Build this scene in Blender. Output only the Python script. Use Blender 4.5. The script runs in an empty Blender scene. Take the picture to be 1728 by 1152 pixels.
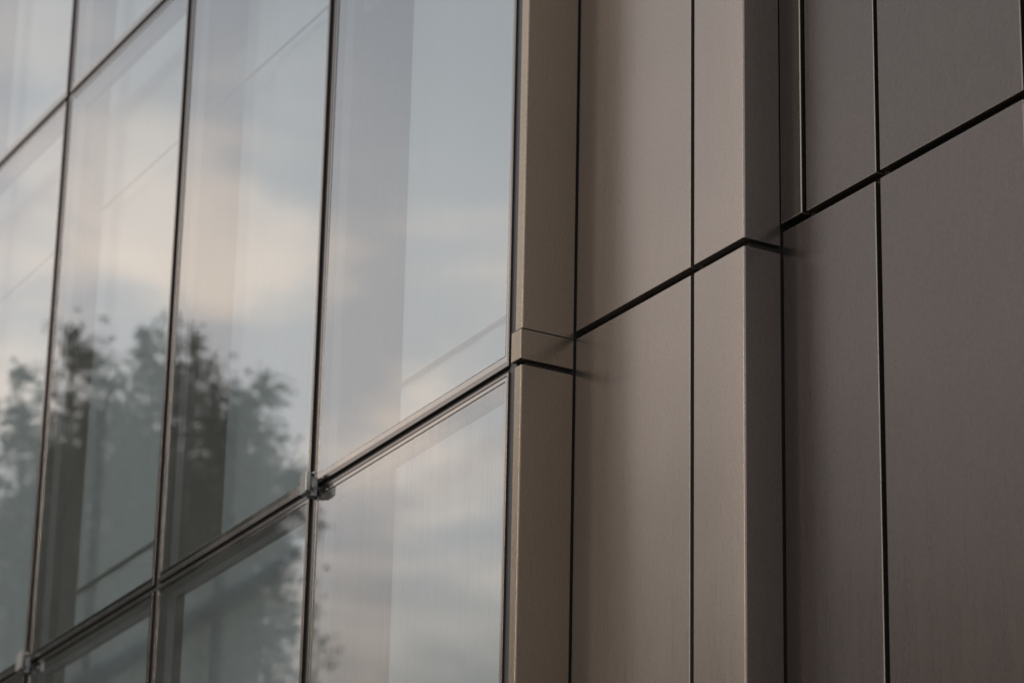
import bpy, bmesh, math, random
from mathutils import Vector, Matrix, noise as mnoise
R = math.radians
SC = bpy.context.scene
COL = SC.collection

# ------------------------------------------------------------------ camera
cam_data = bpy.data.cameras.new('camera')
cam = bpy.data.objects.new('camera', cam_data)
COL.objects.link(cam)
CAM_POS = Vector((7.3992, -4.4397, -3.1957))
W2C = Matrix(((0.5033784535, 0.8638268740, 0.0203264289),
              (0.2898955808, -0.1909983021, 0.9378060571),
              (0.8139843882, -0.4661789145, -0.3465640424)))
cam.matrix_world = Matrix.Translation(CAM_POS) @ W2C.transposed().to_4x4()
cam_data.sensor_width = 36.0
cam_data.lens = 5556.6 / 1728 * 36.0
cam_data.clip_start = 0.1
cam_data.clip_end = 5000
cam_data.dof.use_dof = True
cam_data.dof.focus_distance = 8.75
cam_data.dof.aperture_fstop = 3.6
cam_data.dof.aperture_blades = 9
SC.camera = cam

# ------------------------------------------------------------------ sky, sun, exposure
SUN_AZ_LEFT = 62.0      # degrees from -X towards -Y
SUN_EL = 14.0
world = bpy.data.worlds.new('World')
SC.world = world
world.use_nodes = True
nt = world.node_tree
nt.nodes.clear()


class Nodes:
    """small helper for building node trees"""
    def __init__(self, tree):
        self.t = tree

    def new(self, typ, **props):
        n = self.t.nodes.new(typ)
        for k, v in props.items():
            setattr(n, k, v)
        return n

    def link(self, a, b):
        self.t.links.new(a, b)

    def put(self, sock, v):
        if hasattr(v, 'is_output'):
            self.link(v, sock)
        else:
            sock.default_value = v

    def math(self, op, a, b=0.0, clamp=False):
        n = self.new('ShaderNodeMath', operation=op, use_clamp=clamp)
        self.put(n.inputs[0], a)
        self.put(n.inputs[1], b)
        return n.outputs[0]

    def mix(self, f, a, b, blend='MIX'):
        n = self.new('ShaderNodeMix', data_type='RGBA', blend_type=blend)
        self.put(n.inputs[0], f)
        self.put(n.inputs[6], a)
        self.put(n.inputs[7], b)
        return n.outputs[2]

    def noise(self, vec, scale, detail=3.0, rough=0.5, dist=0.0):
        n = self.new('ShaderNodeTexNoise')
        if vec is not None:
            self.link(vec, n.inputs['Vector'])
        n.inputs['Scale'].default_value = scale
        n.inputs['Detail'].default_value = detail
        n.inputs['Roughness'].default_value = rough
        n.inputs['Distortion'].default_value = dist
        return n.outputs['Fac']

    def ramp(self, f, a, b, smooth=True):
        n = self.new('ShaderNodeMapRange', interpolation_type='SMOOTHSTEP' if smooth else 'LINEAR')
        self.put(n.inputs[0], f)
        n.inputs[1].default_value = a
        n.inputs[2].default_value = b
        return n.outputs[0]

    def mapping(self, vec, scale=(1, 1, 1), loc=(0, 0, 0), rot=(0, 0, 0)):
        n = self.new('ShaderNodeMapping')
        self.link(vec, n.inputs[0])
        n.inputs['Location'].default_value = loc
        n.inputs['Rotation'].default_value = rot
        n.inputs['Scale'].default_value = scale
        return n.outputs[0]


N = Nodes(nt)
CLOUD_LOC = (9.9, 0.4, 0.0)
GLOW_AZ, GLOW_Z = 23.5, 0.338   # where the last light sits: degrees from -X towards -Y, sine of elevation
tc = N.new('ShaderNodeTexCoord')
sep = N.new('ShaderNodeSeparateXYZ')
N.link(tc.outputs['Generated'], sep.inputs[0])
up = N.math('MAXIMUM', sep.outputs[2], 0.0)
den = N.math('ADD', up, 0.16)
cx = N.math('DIVIDE', sep.outputs[0], den)
cy = N.math('DIVIDE', sep.outputs[1], den)
comb = N.new('ShaderNodeCombineXYZ')
N.link(cx, comb.inputs[0]); N.link(cy, comb.inputs[1])
cp = N.mapping(comb.outputs[0], loc=CLOUD_LOC, rot=(0, 0, R(25)), scale=(1.0, 0.80, 1.0))
n1 = N.noise(cp, 6.4, 3.5, 0.50, 0.3)
n2 = N.noise(N.mapping(comb.outputs[0], loc=(11.3, 2.2, 0)), 1.7, 2.0, 0.5)
# dusk sky: grey-blue cloud, a dim murky layer low down, warm lit cloud round the place where the sun went
zz = sep.outputs[2]
e1 = N.math('DIVIDE', N.math('SUBTRACT', zz, GLOW_Z), 0.060)
band = N.math('POWER', 2.718, N.math('MULTIPLY', N.math('MULTIPLY', e1, e1), -1.0))
hl = N.math('SQRT', N.math('ADD', N.math('ADD', N.math('MULTIPLY', sep.outputs[0], sep.outputs[0]), N.math('MULTIPLY', sep.outputs[1], sep.outputs[1])), 1e-5))
hd = N.math('DIVIDE', N.math('ADD', N.math('MULTIPLY', sep.outputs[0], -math.cos(R(GLOW_AZ))), N.math('MULTIPLY', sep.outputs[1], -math.sin(R(GLOW_AZ)))), hl)
azf = N.math('ADD', N.math('MULTIPLY', N.ramp(hd, 0.970, 1.0), 0.9), 0.10)
lit = N.ramp(n1, 0.40, 0.62)
glow = N.math('MULTIPLY', N.math('MULTIPLY', band, azf), N.math('ADD', N.math('MULTIPLY', lit, 0.74), 0.22))
puff = N.math('MULTIPLY', N.ramp(n1, 0.50, 0.70), N.math('MULTIPLY', azf, 0.25))
glow = N.math('ADD', glow, puff)
grey = N.mix(N.ramp(n2, 0.3, 0.7), (0.83, 0.875, 0.94, 1), (0.92, 0.95, 0.99, 1))
grey = N.mix(N.ramp(zz, 0.36, 0.46), grey, (0.66, 0.70, 0.755, 1))
grey = N.mix(N.ramp(zz, 0.235, 0.315), (0.40, 0.38, 0.36, 1), grey)
cloud = N.mix(glow, grey, (1.72, 1.47, 1.25, 1))
cover = N.math('ADD', N.math('MULTIPLY', N.ramp(n2, 0.25, 0.6), 0.12), 0.84)
sky = N.new('ShaderNodeTexSky', sky_type='NISHITA')
sky.sun_disc = False
sky.sun_elevation = R(SUN_EL)
# sky texture rotation 0 puts the sun on +Y, growing clockwise seen from above
SUN_DIR = Vector((-math.cos(R(SUN_AZ_LEFT)) * math.cos(R(SUN_EL)), -math.sin(R(SUN_AZ_LEFT)) * math.cos(R(SUN_EL)), math.sin(R(SUN_EL))))
sky.sun_rotation = math.atan2(SUN_DIR.x, SUN_DIR.y)
sky.air_density = 1.4
sky.dust_density = 2.5
skyc = N.mix(1.0, sky.outputs[0], (0.10, 0.10, 0.10, 1), 'MULTIPLY')
final = N.mix(cover, skyc, cloud)
bg = N.new('ShaderNodeBackground')
N.link(final, bg.inputs[0])
bg.inputs[1].default_value = 1.2
wo = N.new('ShaderNodeOutputWorld')
N.link(bg.outputs[0], wo.inputs[0])

sun_data = bpy.data.lights.new('sun', 'SUN')
sun_data.energy = 1.2
sun_data.angle = R(14)
sun_data.color = (1.0, 0.86, 0.70)
sun = bpy.data.objects.new('sun', sun_data)
sun.rotation_euler = (-SUN_DIR).to_track_quat('-Z', 'Y').to_euler()
COL.objects.link(sun)

SC.view_settings.view_transform = 'Standard'
SC.view_settings.look = 'None'
SC.view_settings.gamma = 1.0
SC.view_settings.use_curve_mapping = False
SC.view_settings.exposure = 0.0
SC.cycles.use_denoising = True
SC.cycles.max_bounces = 10
SC.cycles.transparent_max_bounces = 12
SC.cycles.glossy_bounces = 6

# ------------------------------------------------------------------ materials


def material(name):
    m = bpy.data.materials.new(name)
    m.use_nodes = True
    m.node_tree.nodes.clear()
    return m, Nodes(m.node_tree)


def finish(K, shader):
    o = K.new('ShaderNodeOutputMaterial')
    K.link(shader, o.inputs[0])


def anodised(name, col, rough, grain=0.12, metallic=0.76, streak=0.055, bump=0.0012):
    """bead-blasted anodised sheet: fine vertical grain, speckle and faint rain marks"""
    m, K = material(name)
    co = K.new('ShaderNodeTexCoord').outputs['Object']
    oi = K.new('ShaderNodeObjectInfo').outputs['Random']
    speck = K.noise(co, 190, 3.0, 0.65)
    fine = K.noise(K.mapping(co, scale=(1, 1, 0.05)), 190, 3.0, 0.6)
    rain = K.noise(K.mapping(co, scale=(1, 1, 0.05)), 26, 4.0, 0.6)
    big = K.noise(co, 2.3, 3.0, 0.55)
    v = K.math('ADD', K.math('MULTIPLY', K.math('SUBTRACT', speck, 0.5), grain * 6.5),
               K.math('MULTIPLY', K.math('SUBTRACT', fine, 0.5), grain * 0.9))
    v = K.math('ADD', v, K.math('MULTIPLY', K.math('SUBTRACT', rain, 0.5), streak))
    v = K.math('ADD', v, K.math('MULTIPLY', K.math('SUBTRACT', big, 0.5), 0.16))
    v = K.math('ADD', v, K.math('MULTIPLY', K.math('SUBTRACT', oi, 0.5), 0.10))
    v = K.math('ADD', v, 1.0)
    vm = K.new('ShaderNodeVectorMath', operation='SCALE')
    vm.inputs[0].default_value = col
    K.link(v, vm.inputs['Scale'])
    p = K.new('ShaderNodeBsdfPrincipled')
    K.link(vm.outputs[0], p.inputs['Base Color'])
    p.inputs['Metallic'].default_value = metallic
    r = K.math('ADD', K.math('MULTIPLY', K.math('SUBTRACT', fine, 0.5), 0.10), rough)
    r = K.math('ADD', r, K.math('MULTIPLY', K.math('SUBTRACT', rain, 0.5), 0.06))
    K.link(r, p.inputs['Roughness'])
    b = K.new('ShaderNodeBump')          # fine grain on a very slightly bowed sheet
    b.inputs['Strength'].default_value = 1.0
    b.inputs['Distance'].default_value = 0.004
    bow = K.noise(co, 1.7, 1.0, 0.4)
    K.link(K.math('ADD', bow, K.math('MULTIPLY', fine, bump)), b.inputs['Height'])
    K.link(b.outputs[0], p.inputs['Normal'])
    finish(K, p.outputs[0])
    return m


def plain(name, col, rough, metallic=0.0, var=0.12, scale=30):
    m, K = material(name)
    co = K.new('ShaderNodeTexCoord').outputs['Object']
    n = K.noise(co, scale, 4.0, 0.55)
    v = K.math('ADD', K.math('MULTIPLY', K.math('SUBTRACT', n, 0.5), var * 2), 1.0)
    vm = K.new('ShaderNodeVectorMath', operation='SCALE')
    vm.inputs[0].default_value = col
    K.link(v, vm.inputs['Scale'])
    p = K.new('ShaderNodeBsdfPrincipled')
    K.link(vm.outputs[0], p.inputs['Base Color'])
    p.inputs['Roughness'].default_value = rough
    p.inputs['Metallic'].default_value = metallic
    finish(K, p.outputs[0])
    return m


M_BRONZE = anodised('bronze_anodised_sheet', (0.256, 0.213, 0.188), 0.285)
M_BRONZE_DARK = anodised('bronze_anodised_sheet_darker', (0.089, 0.0735, 0.0665), 0.285)  # bronze sheet with a darker base colour, for the recessed bay
M_FRAME = anodised('grey_bronze_profile', (0.160, 0.140, 0.130), 0.15, 0.04, 0.95)
M_BEAD = anodised('glossy_glazing_bead', (0.27, 0.25, 0.235), 0.10, 0.03, 0.97)
M_CORNER = anodised('warm_bronze_corner_strip', (0.288, 0.230, 0.174), 0.285)
M_EDGE = anodised('sheet_edge_highlight', (0.36, 0.315, 0.27), 0.36, 0.05, 0.60)  # lighter bevel colour that paints in the highlight along panel edges
M_MULLION = plain('mullion_paint', (0.30, 0.30, 0.30), 0.45, 0.0, 0.05)
M_GASKET = plain('black_gasket', (0.045, 0.043, 0.043), 0.55)
M_CHANNEL = plain('dark_edge_channel', (0.060, 0.056, 0.056), 0.40, 0.3, 0.10, 18)
M_STEEL = plain('bright_steel', (0.52, 0.49, 0.45), 0.30, 1.0, 0.08, 60)
M_PLATE = plain('worn_grey_plate', (0.26, 0.25, 0.245), 0.42, 0.6, 0.25, 45)
M_ROOM = plain('interior_plaster', (0.52, 0.51, 0.49), 0.8)
M_CEIL = plain('interior_ceiling', (0.65, 0.65, 0.64), 0.8)
M_CORE = plain('dark_backing', (0.045, 0.037, 0.031), 0.8)
M_BARK = plain('bark', (0.085, 0.075, 0.064), 0.9, 0.0, 0.4, 9)


REFL0 = 0.25      # mirror coating of the panes, straight on


def glass_material(name, dirt, streaks):
    """coated double glazing: strong mirror at a grazing view, tinted see-through, rain-streaked dust film"""
    m, K = material(name)
    co = K.new('ShaderNodeTexCoord').outputs['Object']
    oi = K.new('ShaderNodeObjectInfo').outputs['Random']
    off = K.new('ShaderNodeVectorMath', operation='ADD')
    K.link(co, off.inputs[0])
    cmb = K.new('ShaderNodeCombineXYZ')
    K.link(K.math('MULTIPLY', oi, 40.0), cmb.inputs[0]); K.link(K.math('MULTIPLY', oi, 23.0), cmb.inputs[2])
    K.link(cmb.outputs[0], off.inputs[1])
    v = off.outputs[0]
    wav = K.noise(K.mapping(v, scale=(1.0, 1.0, 0.8)), 1.6, 1.0, 0.4)
    strk = K.noise(K.mapping(v, scale=(1.0, 1.0, 0.010)), 70, 3.0, 0.65)
    strk2 = K.noise(K.mapping(v, scale=(1.0, 1.0, 0.030)), 19, 4.0, 0.6)
    blot = K.noise(v, 1.5, 4.0, 0.55)
    bump = K.new('ShaderNodeBump')
    bump.inputs['Strength'].default_value = 1.0
    bump.inputs['Distance'].default_value = 0.0009
    K.link(K.math('ADD', wav, K.math('MULTIPLY', strk, 0.0012)), bump.inputs['Height'])
    gm = K.new('ShaderNodeNewGeometry')          # Schlick, the same from both sides of the sheet
    dt = K.new('ShaderNodeVectorMath', operation='DOT_PRODUCT')
    K.link(gm.outputs['Incoming'], dt.inputs[0]); K.link(gm.outputs['Normal'], dt.inputs[1])
    om = K.math('SUBTRACT', 1.0, K.math('ABSOLUTE', dt.outputs['Value']), clamp=True)
    fres = K.math('ADD', K.math('MULTIPLY', K.math('POWER', om, 5.0), 1 - REFL0), REFL0)
    gl = K.new('ShaderNodeBsdfGlossy')
    gl.inputs['Color'].default_value = (0.97, 0.98, 1.0, 1)
    gl.inputs['Roughness'].default_value = 0.012
    K.link(bump.outputs[0], gl.inputs['Normal'])
    tr = K.new('ShaderNodeBsdfTransparent')
    tr.inputs['Color'].default_value = (0.88, 0.93, 0.93, 1)
    df = K.new('ShaderNodeBsdfDiffuse')
    df.inputs['Color'].default_value = (0.50, 0.47, 0.44, 1)
    film = K.math('MULTIPLY', K.ramp(strk, 0.35, 0.75), streaks)
    film = K.math('ADD', film, K.math('MULTIPLY', K.ramp(strk2, 0.4, 0.7), streaks * 1.2))
    film = K.math('ADD', film, K.math('MULTIPLY', blot, 0.5))
    film = K.math('MULTIPLY', K.math('ADD', film, 0.35), dirt, clamp=True)
    mx1 = K.new('ShaderNodeMixShader')
    K.link(fres, mx1.inputs[0]); K.link(tr.outputs[0], mx1.inputs[1]); K.link(gl.outputs[0], mx1.inputs[2])
    mx2 = K.new('ShaderNodeMixShader')
    K.link(film, mx2.inputs[0]); K.link(mx1.outputs[0], mx2.inputs[1]); K.link(df.outputs[0], mx2.inputs[2])
    finish(K, mx2.outputs[0])
    return m


M_GLASS = glass_material('coated_glass', 0.17, 0.04)
M_GLASS_DUSTY = glass_material('dusty_glass', 0.22, 0.22)
M_CLEAR, K = material('glass_inner_face')
tr = K.new('ShaderNodeBsdfTransparent'); tr.inputs[0].default_value = (0.96, 0.97, 0.97, 1)
finish(K, tr.outputs[0])

M_FABRIC, K = material('blind_fabric')
co = K.new('ShaderNodeTexCoord').outputs['Object']
wv = K.noise(K.mapping(co, scale=(1, 1, 0.2)), 90, 2.0, 0.5)
fold = K.noise(K.mapping(co, scale=(1, 1, 0.03)), 5, 2.0, 0.5)
fc = K.mix(K.math('MULTIPLY', K.math('ADD', wv, fold), 0.5), (0.56, 0.60, 0.62, 1), (0.64, 0.68, 0.70, 1))
d1 = K.new('ShaderNodeBsdfDiffuse'); K.link(fc, d1.inputs[0])
d2 = K.new('ShaderNodeBsdfTranslucent'); K.link(fc, d2.inputs[0])
mxf = K.new('ShaderNodeMixShader'); mxf.inputs[0].default_value = 0.12
K.link(d1.outputs[0], mxf.inputs[1]); K.link(d2.outputs[0], mxf.inputs[2])
finish(K, mxf.outputs[0])

M_BATTEN = plain('blind_batten', (0.13, 0.13, 0.13), 0.5)

M_LEAF, K = material('leaf')
geo = K.new('ShaderNodeNewGeometry')
lc = K.mix(geo.outputs['Random Per Island'], (0.076, 0.102, 0.066, 1), (0.112, 0.138, 0.094, 1))
d1 = K.new('ShaderNodeBsdfDiffuse'); K.link(lc, d1.inputs[0])
d2 = K.new('ShaderNodeBsdfTranslucent'); K.link(lc, d2.inputs[0])
mxf = K.new('ShaderNodeMixShader'); mxf.inputs[0].default_value = 0.3
K.link(d1.outputs[0], mxf.inputs[1]); K.link(d2.outputs[0], mxf.inputs[2])
finish(K, mxf.outputs[0])

M_GROUND, K = material('paving')
co = K.new('ShaderNodeTexCoord').outputs['Object']
g1 = K.noise(co, 0.35, 5.0, 0.6)
g2 = K.noise(co, 14, 4.0, 0.6)
gc = K.mix(K.math('MULTIPLY', K.math('ADD', g1, g2), 0.5), (0.07, 0.067, 0.062, 1), (0.15, 0.145, 0.135, 1))
p = K.new('ShaderNodeBsdfPrincipled'); K.link(gc, p.inputs['Base Color']); p.inputs['Roughness'].default_value = 0.85
finish(K, p.outputs[0])

# ------------------------------------------------------------------ builders


def mesh_obj(name, verts, faces, mat, parent=None, bevel=0.0, segs=2, mats=None, fmats=None, smooth=False, edge=None, angle=30):
    me = bpy.data.meshes.new(name)
    me.from_pydata([tuple(v) for v in verts], [], faces)
    bm = bmesh.new(); bm.from_mesh(me)
    bmesh.ops.recalc_face_normals(bm, faces=bm.faces)
    bm.to_mesh(me); bm.free()
    for mm in (mats or [mat]):
        me.materials.append(mm)
    if fmats:
        for i, f in enumerate(fmats):
            me.polygons[i].material_index = f
    o = bpy.data.objects.new(name, me)
    COL.objects.link(o)
    if parent is not None:
        o.parent = parent
    if bevel > 0:
        b = o.modifiers.new('bevel', 'BEVEL')
        b.width = bevel; b.segments = segs; b.limit_method = 'ANGLE'; b.angle_limit = R(angle)
        b.harden_normals = True
        if edge is not None:
            me.materials.append(edge)
            b.material = len(me.materials) - 1
        for pl in me.polygons:
            pl.use_smooth = True
    elif smooth:
        for pl in me.polygons:
            pl.use_smooth = True
    return o


def prism(poly, z0, z1):
    """vertical extrusion of a plan polygon"""
    n = len(poly)
    v = [(x, y, z0) for x, y in poly] + [(x, y, z1) for x, y in poly]
    f = [tuple(range(n))[::-1], tuple(range(n, 2 * n))]
    f += [(i, (i + 1) % n, n + (i + 1) % n, n + i) for i in range(n)]
    return v, f


def box(x0, x1, y0, y1, z0, z1):
    return prism([(x0, y0), (x1, y0), (x1, y1), (x0, y1)], z0, z1)


def join(*parts):
    V, F = [], []
    for v, f in parts:
        k = len(V)
        V += v
        F += [tuple(i + k for i in q) for q in f]
    return V, F


def thing(name, label, cat, loc=(0, 0, 0), rotz=0.0, group=None):
    o = bpy.data.objects.new(name, None)
    o.empty_display_size = 0.2
    COL.objects.link(o)
    o.location = loc
    o.rotation_euler = (0, 0, rotz)
    o['label'] = label
    o['category'] = cat
    if group:
        o['group'] = group
    return o


def fillet(poly, corner, r, n=5):
    """round one corner (index) of a plan polygon"""
    p = Vector(poly[corner]); a = Vector(poly[corner - 1]); b = Vector(poly[(corner + 1) % len(poly)])
    da = (a - p).normalized(); db = (b - p).normalized()
    c = p + da * r + db * r
    out = []
    for i in range(n + 1):
        t = i / n * math.pi / 2
        q = c - db * r * math.cos(t) - da * r * math.sin(t)
        out.append((q.x, q.y))
    return poly[:corner] + out + poly[corner + 1:]


# ------------------------------------------------------------------ ground
GZ = -4.8
gv, gf = [], []
ring = [0, 15, 40, 120, 400, 1500, 4000]
seg = 48
gv.append((0, 0, GZ))
for r_ in ring[1:]:
    for i in range(seg):
        a = i / seg * 2 * math.pi
        gv.append((r_ * math.cos(a), r_ * math.sin(a), GZ))
for i in range(seg):
    gf.append((0, 1 + i, 1 + (i + 1) % seg))
for k in range(len(ring) - 2):
    b0 = 1 + k * seg; b1 = b0 + seg
    for i in range(seg):
        j = (i + 1) % seg
        gf.append((b0 + i, b1 + i, b1 + j, b0 + j))
ground = mesh_obj('ground', gv, gf, M_GROUND)
ground['kind'] = 'structure'

# ------------------------------------------------------------------ curtain wall
GA = R(2.1138)                       # the glass runs 2.1 degrees off the line of the metal bays
GO = Vector((-0.05, -0.165, 0.0))    # its right hand end
# local frame: -X runs along the glass to the left, +Y into the building, Z up
glass_wall = thing('glass_facade', 'curtain wall of tall reflective glass panes in thin dark frames', 'glass facade', (GO.x, GO.y, GO.z), -GA)
S_EDGE = [0.028, 1.327, 2.603, 3.868, 5.138, 6.405]
Z_EDGE = [-2.43, -0.095, 2.242, 4.58]
GAPV, GAPH = 0.0195, 0.0085
rnd = random.Random(5)


def ring_mesh(s0, s1, z0, z1, wl, wr, wb, wt, y0, y1):
    """rectangular frame in the glass plane, s to the left (x = -s)"""
    o = [(-s0, z0), (-s1, z0), (-s1, z1), (-s0, z1)]
    i = [(-(s0 + wr), z0 + wb), (-(s1 - wl), z0 + wb), (-(s1 - wl), z1 - wt), (-(s0 + wr), z1 - wt)]
    V = [(x, y0, z) for x, z in o] + [(x, y0, z) for x, z in i] + [(x, y1, z) for x, z in o] + [(x, y1, z) for x, z in i]
    F = []
    for k in range(4):
        n = (k + 1) % 4
        F += [(k, n, 4 + n, 4 + k), (8 + k, 12 + k, 12 + n, 8 + n), (k, 8 + k, 8 + n, n), (4 + k, 4 + n, 12 + n, 12 + k)]
    return V, F


for c in range(5):
    for r_ in range(3):
        s0 = S_EDGE[c] + (GAPV if c else 0.0)
        s1 = S_EDGE[c + 1] - GAPV
        z0, z1 = Z_EDGE[r_] + GAPH, Z_EDGE[r_ + 1] - GAPH
        V, F = ring_mesh(s0, s1, z0, z1, 0.009, 0.010, 0.016, 0.010, -0.0035, 0.030)
        w = mesh_obj('window', V, F, M_FRAME, glass_wall, bevel=0.0015, segs=1)
        V, F = ring_mesh(s0 + 0.0102, s1 - 0.0092, z0 + 0.0162, z1 - 0.0102, 0.010, 0.012, 0.020, 0.012, -0.0012, 0.026)
        mesh_obj('glazing_bead', V, F, M_BEAD, w, bevel=0.001, segs=1)
        a0, a1, b0, b1 = s0 + 0.0224, s1 - 0.0194, z0 + 0.0364, z1 - 0.0224
        tx, tz = rnd.uniform(-0.0022, 0.0022), rnd.uniform(-0.0018, 0.0018)

        def py(s, z, base):
            return base + (s - (a0 + a1) / 2) * tx + (z - (b0 + b1) / 2) * tz
        V = [(-s, py(s, z, 0.0008), z) for s, z in ((a0, b0), (a1, b0), (a1, b1), (a0, b1))]
        V += [(-s, py(s, z, 0.0240), z) for s, z in ((a0, b0), (a1, b0), (a1, b1), (a0, b1))]
        F = [(0, 1, 2, 3), (4, 7, 6, 5), (0, 4, 5, 1), (1, 5, 6, 2), (2, 6, 7, 3), (3, 7, 4, 0)]
        gm = M_GLASS_DUSTY if (c == 0 and r_ == 0) else M_GLASS
        mesh_obj('pane', V, F, None, w, mats=[gm, M_CLEAR, M_GASKET], fmats=[0, 1, 2, 2, 2, 2])

# gaskets in the joints, mullions and transoms behind the glass
for c in range(1, 6):
    s = S_EDGE[c]
    V, F = box(-(s + GAPV - 0.001), -(s - GAPV + 0.001), 0.008, 0.029, Z_EDGE[0], Z_EDGE[3])
    mesh_obj('gasket', V, F, M_GASKET, glass_wall)
    V, F = box(-(s + 0.036), -(s - 0.036), 0.032, 0.062, Z_EDGE[0], Z_EDGE[3])
    mu = mesh_obj('mullion', V, F, M_MULLION, glass_wall, bevel=0.002, segs=1)
    V, F = box(-(s + 0.026), -(s - 0.026), 0.0622, 0.098, Z_EDGE[0], Z_EDGE[3])
    mesh_obj('rib', V, F, M_FRAME, mu, bevel=0.002, segs=1)
V, F = join(box(-0.0270, 0.0115, 0.0030, 0.029, Z_EDGE[0], Z_EDGE[3]), box(-0.075, -0.015, 0.0292, 0.11, Z_EDGE[0], Z_EDGE[3]))
mesh_obj('edge_channel', V, F, M_CHANNEL, glass_wall)
for k in range(4):
    z = Z_EDGE[k]
    V, F = box(-S_EDGE[5], -0.03, 0.0085, 0.0285, z - GAPH + 0.001, z + GAPH - 0.001)
    mesh_obj('gasket', V, F, M_GASKET, glass_wall)
    for c in range(5):
        a = S_EDGE[c] + (0.037 if c else 0.05); b = S_EDGE[c + 1] - 0.037
        V, F = box(-b, -a, 0.0325, 0.061, z - 0.034, z + 0.034)
        tt = mesh_obj('transom', V, F, M_MULLION, glass_wall, bevel=0.002, segs=1)
        V, F = box(-b, -a, 0.0612, 0.095, z - 0.024, z + 0.024)
        mesh_obj('rib', V, F, M_FRAME, tt, bevel=0.002, segs=1)


def lathe_x(cx, cy, cz, r, x0, x1, n=14):
    V = [(x0, cy + r * math.cos(i / n * 6.28318), cz + r * math.sin(i / n * 6.28318)) for i in range(n)]
    V += [(x1, cy + r * math.cos(i / n * 6.28318), cz + r * math.sin(i / n * 6.28318)) for i in range(n)]
    F = [tuple(range(n))[::-1], tuple(range(n, 2 * n))] + [(i, (i + 1) % n, n + (i + 1) % n, n + i) for i in range(n)]
    return V, F


def bracket(s, z):
    """small clamp bolted over a crossing of the joints: front plate on a dark rounded foot, two side screws"""
    n = 12
    foot = [(-(s + 0.028), -0.004), (-(s - 0.028), -0.004)]
    poly = [(-s + 0.020 * math.cos(a), -0.004 - 0.0295 * math.sin(a)) for a in [i / n * math.pi for i in range(n + 1)]]
    V, F = prism(poly, z - 0.036, z + 0.026)
    b = mesh_obj('bracket', V, F, M_PLATE, glass_wall, bevel=0.002, segs=1)
    V, F = box(-(s + 0.022), -(s - 0.022), -0.047, -0.032, z - 0.030, z + 0.038)
    mesh_obj('clamp_plate', V, F, M_PLATE, b, bevel=0.0022, segs=2)
    V, F = box(-(s - 0.0223), -(s - 0.030), -0.0485, -0.034, z - 0.026, z + 0.037)
    mesh_obj('edge_strip', V, F, M_STEEL, b, bevel=0.001, segs=1)
    for dz in (-0.014, 0.032):
        V, F = lathe_x(0, -0.0235, z + dz, 0.0055, -(s - 0.024), -(s - 0.037))
        mesh_obj('screw', V, F, M_STEEL, b, bevel=0.001, segs=1)


bracket(1.300, -0.092)
bracket(3.846, -0.094)

# ------------------------------------------------------------------ metal bays
bay = thing('metal_bay', 'projecting bay of bronze metal panels and corner returns beside the glass', 'metal cladding')
recess = thing('metal_bay', 'recessed darker bay of wide bronze metal panels at the right edge', 'metal cladding')


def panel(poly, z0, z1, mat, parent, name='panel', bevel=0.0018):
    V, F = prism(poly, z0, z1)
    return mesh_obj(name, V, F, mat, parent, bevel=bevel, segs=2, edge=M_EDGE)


J = 0.023
PITCH = 1.383
rows1 = [(-4.10, -2.766 + 0.0), (-2.743, -1.383), (-1.360, 0.0), (J, 1.383), (1.406, 2.766), (2.789, 4.149)]
for z0, z1 in rows1:
    panel([(0.0065, 0.0), (0.5895, 0.0), (0.5895, 0.026), (0.0065, 0.026)], z0, z1, M_BRONZE, bay)
    L = fillet([(0.607, 0.0), (0.8432, 0.0), (0.8432, 0.1140), (0.828, 0.1140), (0.828, 0.026), (0.607, 0.026)], 1, 0.0055)
    panel(L, z0, z1, M_BRONZE, bay, 'corner_panel')
# narrow return beside the glass: folded corner strips with a proud cap block at each transom
rets = [(-4.10, -2.450), (-2.345, -0.105), (0.0022, 2.232), (2.337, 4.149)]
caps = [(-2.433, -2.3475), (-0.0885, -0.0012), (2.249, 2.3345)]
for z0, z1 in rets:
    L = fillet([(-0.037, -0.1705), (0.0, -0.1705), (0.0, -0.004), (-0.013, -0.004), (-0.013, -0.152), (-0.037, -0.152)], 1, 0.004)
    panel(L, z0, z1, M_CORNER, bay, 'corner_panel', 0.0015)
for z0, z1 in caps:
    L = fillet([(-0.052, -0.1745), (0.0012, -0.1745), (0.0012, -0.004), (-0.013, -0.004), (-0.013, -0.150), (-0.052, -0.150)], 1, 0.003)
    panel(L, z0, z1, M_CORNER, bay, 'cap_block', 0.002)
V, F = join(box(-0.0135, 0.8270, 0.0275, 0.60, GZ, 4.12), box(-0.030, -0.0138, -0.149, 0.60, GZ, 4.12))
mesh_obj('backing', V, F, M_CORE, bay)

D2 = 0.118
OZ = 0.0595
rows2 = [(-4.10 + OZ, -2.766 + OZ), (-2.743 + OZ, -1.423 + OZ), (-1.400 + OZ, OZ), (J + OZ, 1.383 + OZ), (1.406 + OZ, 2.766 + OZ), (2.789 + OZ, 4.149)]


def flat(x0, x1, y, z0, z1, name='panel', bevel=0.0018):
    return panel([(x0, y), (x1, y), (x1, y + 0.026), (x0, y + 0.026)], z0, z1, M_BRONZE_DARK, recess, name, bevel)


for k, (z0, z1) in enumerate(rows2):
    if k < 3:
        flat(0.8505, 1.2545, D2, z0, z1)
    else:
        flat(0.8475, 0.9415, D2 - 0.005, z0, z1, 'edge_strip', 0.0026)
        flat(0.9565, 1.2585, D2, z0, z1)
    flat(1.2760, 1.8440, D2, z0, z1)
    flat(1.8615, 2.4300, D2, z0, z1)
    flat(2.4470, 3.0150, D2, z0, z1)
V, F = box(0.8290, 3.0400, 0.146, 0.60, GZ, 4.12)
mesh_obj('backing', V, F, M_CORE, recess)

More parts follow.
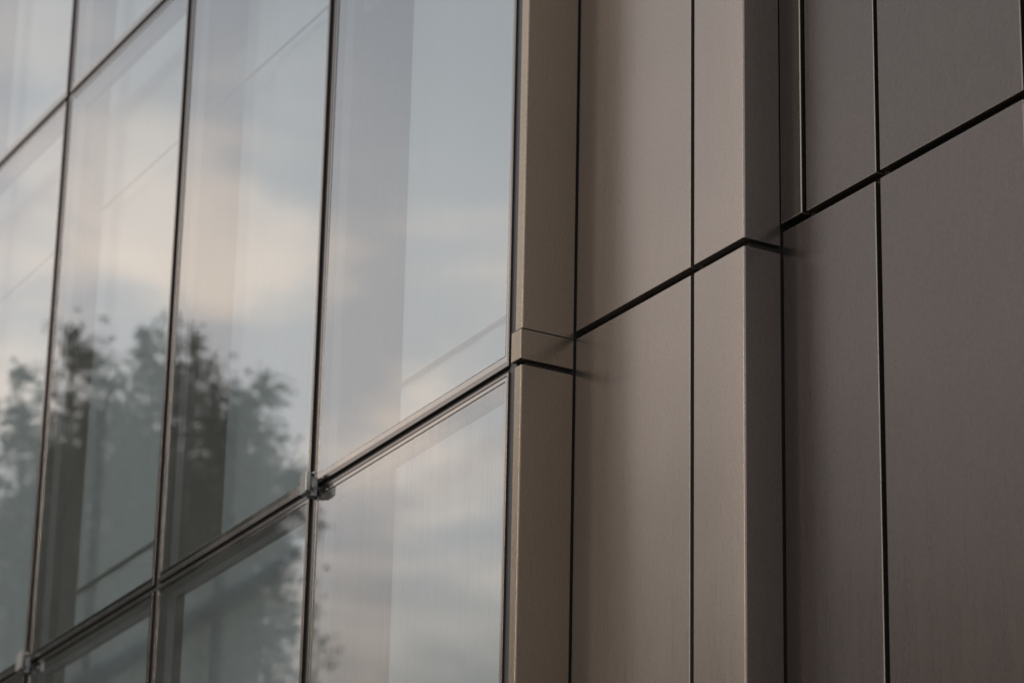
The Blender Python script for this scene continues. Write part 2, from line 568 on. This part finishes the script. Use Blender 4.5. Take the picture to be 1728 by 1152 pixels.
# ------------------------------------------------------------------ the building behind
core = thing('office_building', 'dim office interior showing behind the reflective panes', 'building')


def part(name, b, mat):
    V, F = b
    return mesh_obj(name, V, F, mat, core)


part('back_wall', box(-6.60, 3.04, 4.6, 4.8, GZ, 4.6), M_ROOM)
part('side_wall', box(-0.10, -0.031, -0.02, 4.59, GZ, 4.11), M_ROOM)
part('side_wall', box(-6.75, -6.61, 0.14, 4.8, GZ, 4.6), M_ROOM)
part('side_wall', box(2.90, 3.04, 0.61, 4.59, GZ, 4.11), M_ROOM)
part('roof', box(-6.9, 3.10, 0.14, 4.9, 4.62, 4.8), M_CEIL)
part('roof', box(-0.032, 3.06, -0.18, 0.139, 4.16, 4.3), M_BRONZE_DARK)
for zz in (-2.60, 2.16):
    part('floor_slab', join(box(-6.60, -0.11, 0.42, 4.59, zz - 0.14, zz + 0.14)), M_CEIL)

# ------------------------------------------------------------------ sliding panel blinds behind the glass
def blind(label, s_right, s_left, depth, z0, z1, batten=None):
    b = thing('panel_blind', label, 'blind', (GO.x, GO.y, GO.z), -GA, 'panel blinds hanging behind the glass')
    n = 10
    V, F = [], []
    for i in range(n + 1):
        s = s_right + (s_left - s_right) * i / n
        y = depth + 0.003 * math.sin(i * 1.7)
        V += [(-s, y, z0), (-s, y, z1), (-s, y + 0.0015, z0), (-s, y + 0.0015, z1)]
    for i in range(n):
        a = i * 4; c = a + 4
        F += [(a, c, c + 1, a + 1), (a + 2, a + 3, c + 3, c + 2), (a, a + 2, c + 2, c), (a + 1, c + 1, c + 3, a + 3)]
    F += [(0, 1, 3, 2), (n * 4, n * 4 + 2, n * 4 + 3, n * 4 + 1)]
    mesh_obj('fabric', V, F, M_FABRIC, b, smooth=False)
    if batten is not None:
        V, F = box(-s_left, -s_right, depth - 0.012, depth - 0.004, batten - 0.0045, batten + 0.0045)
        mesh_obj('batten', V, F, M_BATTEN, b)
    V, F = box(-s_left, -s_right, depth - 0.010, depth + 0.014, z1 + 0.001, z1 + 0.03)
    mesh_obj('head_rail', V, F, M_BATTEN, b)
    return b


DB = 0.20
blind('pale panel blind behind the big pane next to the metal return', 0.30, 1.127, DB, 0.03, 2.42, 0.225)
blind('narrow pale blind behind the pane left of the clamp, in front of its neighbour', 1.75, 2.186, DB - 0.02, 0.03, 2.42)
blind('half hidden pale blind in the dark strip side of the pane left of the clamp', 2.15, 2.546, DB + 0.01, 0.03, 2.42)
blind('pale blind with a dark batten behind the third pane from the metal return', 3.09, 3.93, DB, 0.03, 2.42, 0.235)
blind('pale blind behind the leftmost cut off pane', 4.42, 5.30, DB, 0.03, 2.42)
blind('pale blind low behind the dusty streaked pane', 0.30, 1.145, DB, -2.30, -0.03)
blind('pale blind low behind the dark pane under the clamp', 1.75, 2.876, DB, -2.30, -0.03)
blind('pale blind low behind the bottom left corner pane', 3.09, 4.0, DB, -2.30, -0.03)
blind('pale blind high up behind the pane at the top left corner', 4.42, 5.2, DB, 2.47, 4.4)
blind('pale blind high up right of the top left corner pane', 3.09, 3.93, DB, 2.47, 4.4)

rail = thing('curtain_rail', 'thin rail running level across the upper part of the panes behind the glass', 'rail', (GO.x, GO.y, GO.z), -GA)
V, F = box(-5.6, -1.40, 0.150, 0.157, 1.767, 1.774)
mesh_obj('rail_bar', V, F, M_BATTEN, rail)

# ------------------------------------------------------------------ trees seen mirrored in the glass


def tube(path, radii, n=8):
    V, F = [], []
    for k, (p, r_) in enumerate(zip(path, radii)):
        d = (path[min(k + 1, len(path) - 1)] - path[max(k - 1, 0)]).normalized()
        a = d.orthogonal().normalized(); b = d.cross(a)
        for i in range(n):
            t = i / n * 2 * math.pi
            q = p + (a * math.cos(t) + b * math.sin(t)) * r_
            V.append((q.x, q.y, q.z))
    for k in range(len(path) - 1):
        for i in range(n):
            j = (i + 1) % n
            F.append((k * n + i, k * n + j, (k + 1) * n + j, (k + 1) * n + i))
    F.append(tuple(range((len(path) - 1) * n, len(path) * n)))
    return V, F


def tree(label, x, y, top, crown_base, width, seed, density=1.0, leaf=0.092, lean=(0, 0)):
    """several upright leaders carrying leafy side branches: an uneven, gappy crown"""
    rg = random.Random(seed)
    t = thing('tree', label, 'tree', (x, y, GZ), 0.0, 'trees mirrored in the glass')
    H = top - GZ
    cb = crown_base - GZ
    fork = Vector((0.1 * math.sin(seed), 0.1 * math.cos(seed), cb * 0.55))
    parts = [tube([Vector((0, 0, 0)), Vector((0.03, 0.02, cb * 0.3)), fork], [0.21, 0.16, 0.13])]
    tips = []
    leaders = [(0.0, rg.random() * 6.283, 1.0)] + [(rg.uniform(0.45, 0.95), k * 1.5 + rg.random(), rg.uniform(0.72, 0.93)) for k in range(5)]
    for off, a, hf in leaders:
        end = Vector((math.cos(a) * off * width * 0.42, math.sin(a) * off * width * 0.42, cb + (H - cb) * hf))
        ctl = fork.lerp(end, 0.5) + Vector((math.cos(a), math.sin(a), -0.3)) * off * 0.5
        pts = []
        for k in range(9):
            u = k / 8
            q = fork * (1 - u) ** 2 + ctl * 2 * u * (1 - u) + end * u * u
            pts.append(q + Vector((rg.gauss(0, 0.03), rg.gauss(0, 0.03), 0)))
        parts.append(tube(pts, [0.09 * (1 - k / 8) + 0.008 for k in range(9)], 6))
        nl = int(26 * density)
        for i in range(nl):
            f = 0.25 + 0.75 * (i + rg.random()) / nl
            k = min(int(f * 8), 7)
            base = pts[k].lerp(pts[k + 1], f * 8 - k)
            ln = width * 0.34 * max(0.16, (1 - f) ** 0.55) * rg.uniform(0.4, 1.15)
            b = rg.random() * 6.283
            dv = Vector((math.cos(b), math.sin(b), rg.uniform(0.1, 0.9))).normalized()
            br = [base + dv * ln * u + Vector((0, 0, 0.12 * ln * u * u)) for u in (0, 0.4, 0.75, 1.0)]
            r0 = 0.022 * (1 - f) + 0.007
            parts.append(tube(br, [r0, r0 * 0.7, r0 * 0.45, 0.003], 4))
            m = max(2, int(ln / 0.20))
            for q in range(m):
                u = 0.25 + 0.75 * (q + rg.random()) / m
                tips.append((base + dv * ln * u + Vector((rg.gauss(0, 0.10), rg.gauss(0, 0.10), rg.gauss(0, 0.09))), rg.uniform(0.07, 0.27)))
        tips.append((end, 0.07))
    V, F = join(*parts)
    mesh_obj('trunk', V, F, M_BARK, t, smooth=True)
    V, F = [], []
    for c, sg in tips:
        for i in range(int(64 * density)):
            while True:
                u = Vector((rg.gauss(0, 1), rg.gauss(0, 1), rg.gauss(0, 1)))
                if u.length < 2.3:
                    break
            p = c + u * sg
            nrm = Vector((rg.gauss(0, 1), rg.gauss(0, 1), rg.gauss(0.5, 1))).normalized()
            a = nrm.orthogonal().normalized(); b = nrm.cross(a)
            th = rg.random() * 6.283
            a, b = a * math.cos(th) + b * math.sin(th), b * math.cos(th) - a * math.sin(th)
            l = leaf * rg.uniform(0.65, 1.25)
            k = len(V)
            for q in (p - a * l * 0.5, p + b * l * 0.30, p + a * l * 0.55 - nrm * l * 0.12, p - b * l * 0.30):
                V.append((q.x, q.y, q.z))
            F.append((k, k + 1, k + 2, k + 3))
    me = bpy.data.meshes.new('crown')
    me.from_pydata(V, [], F)
    me.materials.append(M_LEAF)
    o = bpy.data.objects.new('crown', me)
    COL.objects.link(o); o.parent = t
    return t


tree('slim leafy tree mirrored at the left end of the third pane from the metal', -26.71, -7.30, 9.95, 3.0, 3.3, 11)
tree('tallest leafy tree, mirrored in the middle of the third pane', -29.83, -9.22, 11.30, 4.0, 3.2, 23)
tree('bushy tree mirrored just right of the second mullion', -24.35, -7.82, 9.25, 2.5, 2.5, 35)
tree('lower rounded tree mirrored at the right end of the row, beside the clamp', -27.5, -9.84, 10.1, 3.0, 2.0, 47)
tree('sparse tree mirrored at the left edge of the glass', -23.46, -5.71, 8.15, 1.0, 2.2, 59, 0.6)
tree('dense low tree mirrored in the dip between the two tallest ones', -32.13, -9.30, 11.75, 3.0, 3.2, 71)
tree('dense low tree mirrored left of the clamp, behind the rounded one', -32.5, -11.0, 11.7, 3.0, 2.6, 83)
tree('broad leafy tree mirrored closest to the clamp, left of the first mullion', -25.2, -8.78, 9.0, 2.0, 1.5, 131, 1.2)
tree('low bushy tree filling the pane under the clamp, mirrored in the glass', -19.42, -6.10, 5.95, 0.0, 1.30, 98, 1.5)

# out-of-view wood, added to darken what the lower metal panels mirror
rg = random.Random(4)
wv_, wf_ = [], []
for k in range(420):
    az = R(rg.uniform(29.5, 78))
    d = rg.uniform(42, 58)
    frac = rg.random() ** 0.7
    hmax = 16.4 + 1.6 * math.sin(az * 23) + 1.0 * math.sin(az * 51 + 1) + (az - R(30)) * 3.0
    c = Vector((-math.cos(az) * d, -math.sin(az) * d, GZ + 0.5 + frac * hmax * d / 45))
    sg = rg.uniform(0.6, 1.3)
    for i in range(90):
        p = c + Vector((rg.gauss(0, sg), rg.gauss(0, sg), rg.gauss(0, sg * 0.6)))
        nrm = Vector((rg.gauss(0, 1), rg.gauss(0, 1), rg.gauss(0.5, 1))).normalized()
        a = nrm.orthogonal().normalized(); b = nrm.cross(a)
        l = rg.uniform(0.25, 0.55)
        q0 = len(wv_)
        for q in (p - a * l * 0.5, p + b * l * 0.35, p + a * l * 0.5, p - b * l * 0.35):
            wv_.append((q.x, q.y, q.z))
        wf_.append((q0, q0 + 1, q0 + 2, q0 + 3))
me = bpy.data.meshes.new('added_woodland')
me.from_pydata(wv_, [], wf_)
me.materials.append(M_LEAF)
wood = bpy.data.objects.new('added_woodland', me)
COL.objects.link(wood)
wood['kind'] = 'stuff'
wood['label'] = 'out-of-view dark wood, added to dim the low reflections in the metal panels'
wood['category'] = 'wood'
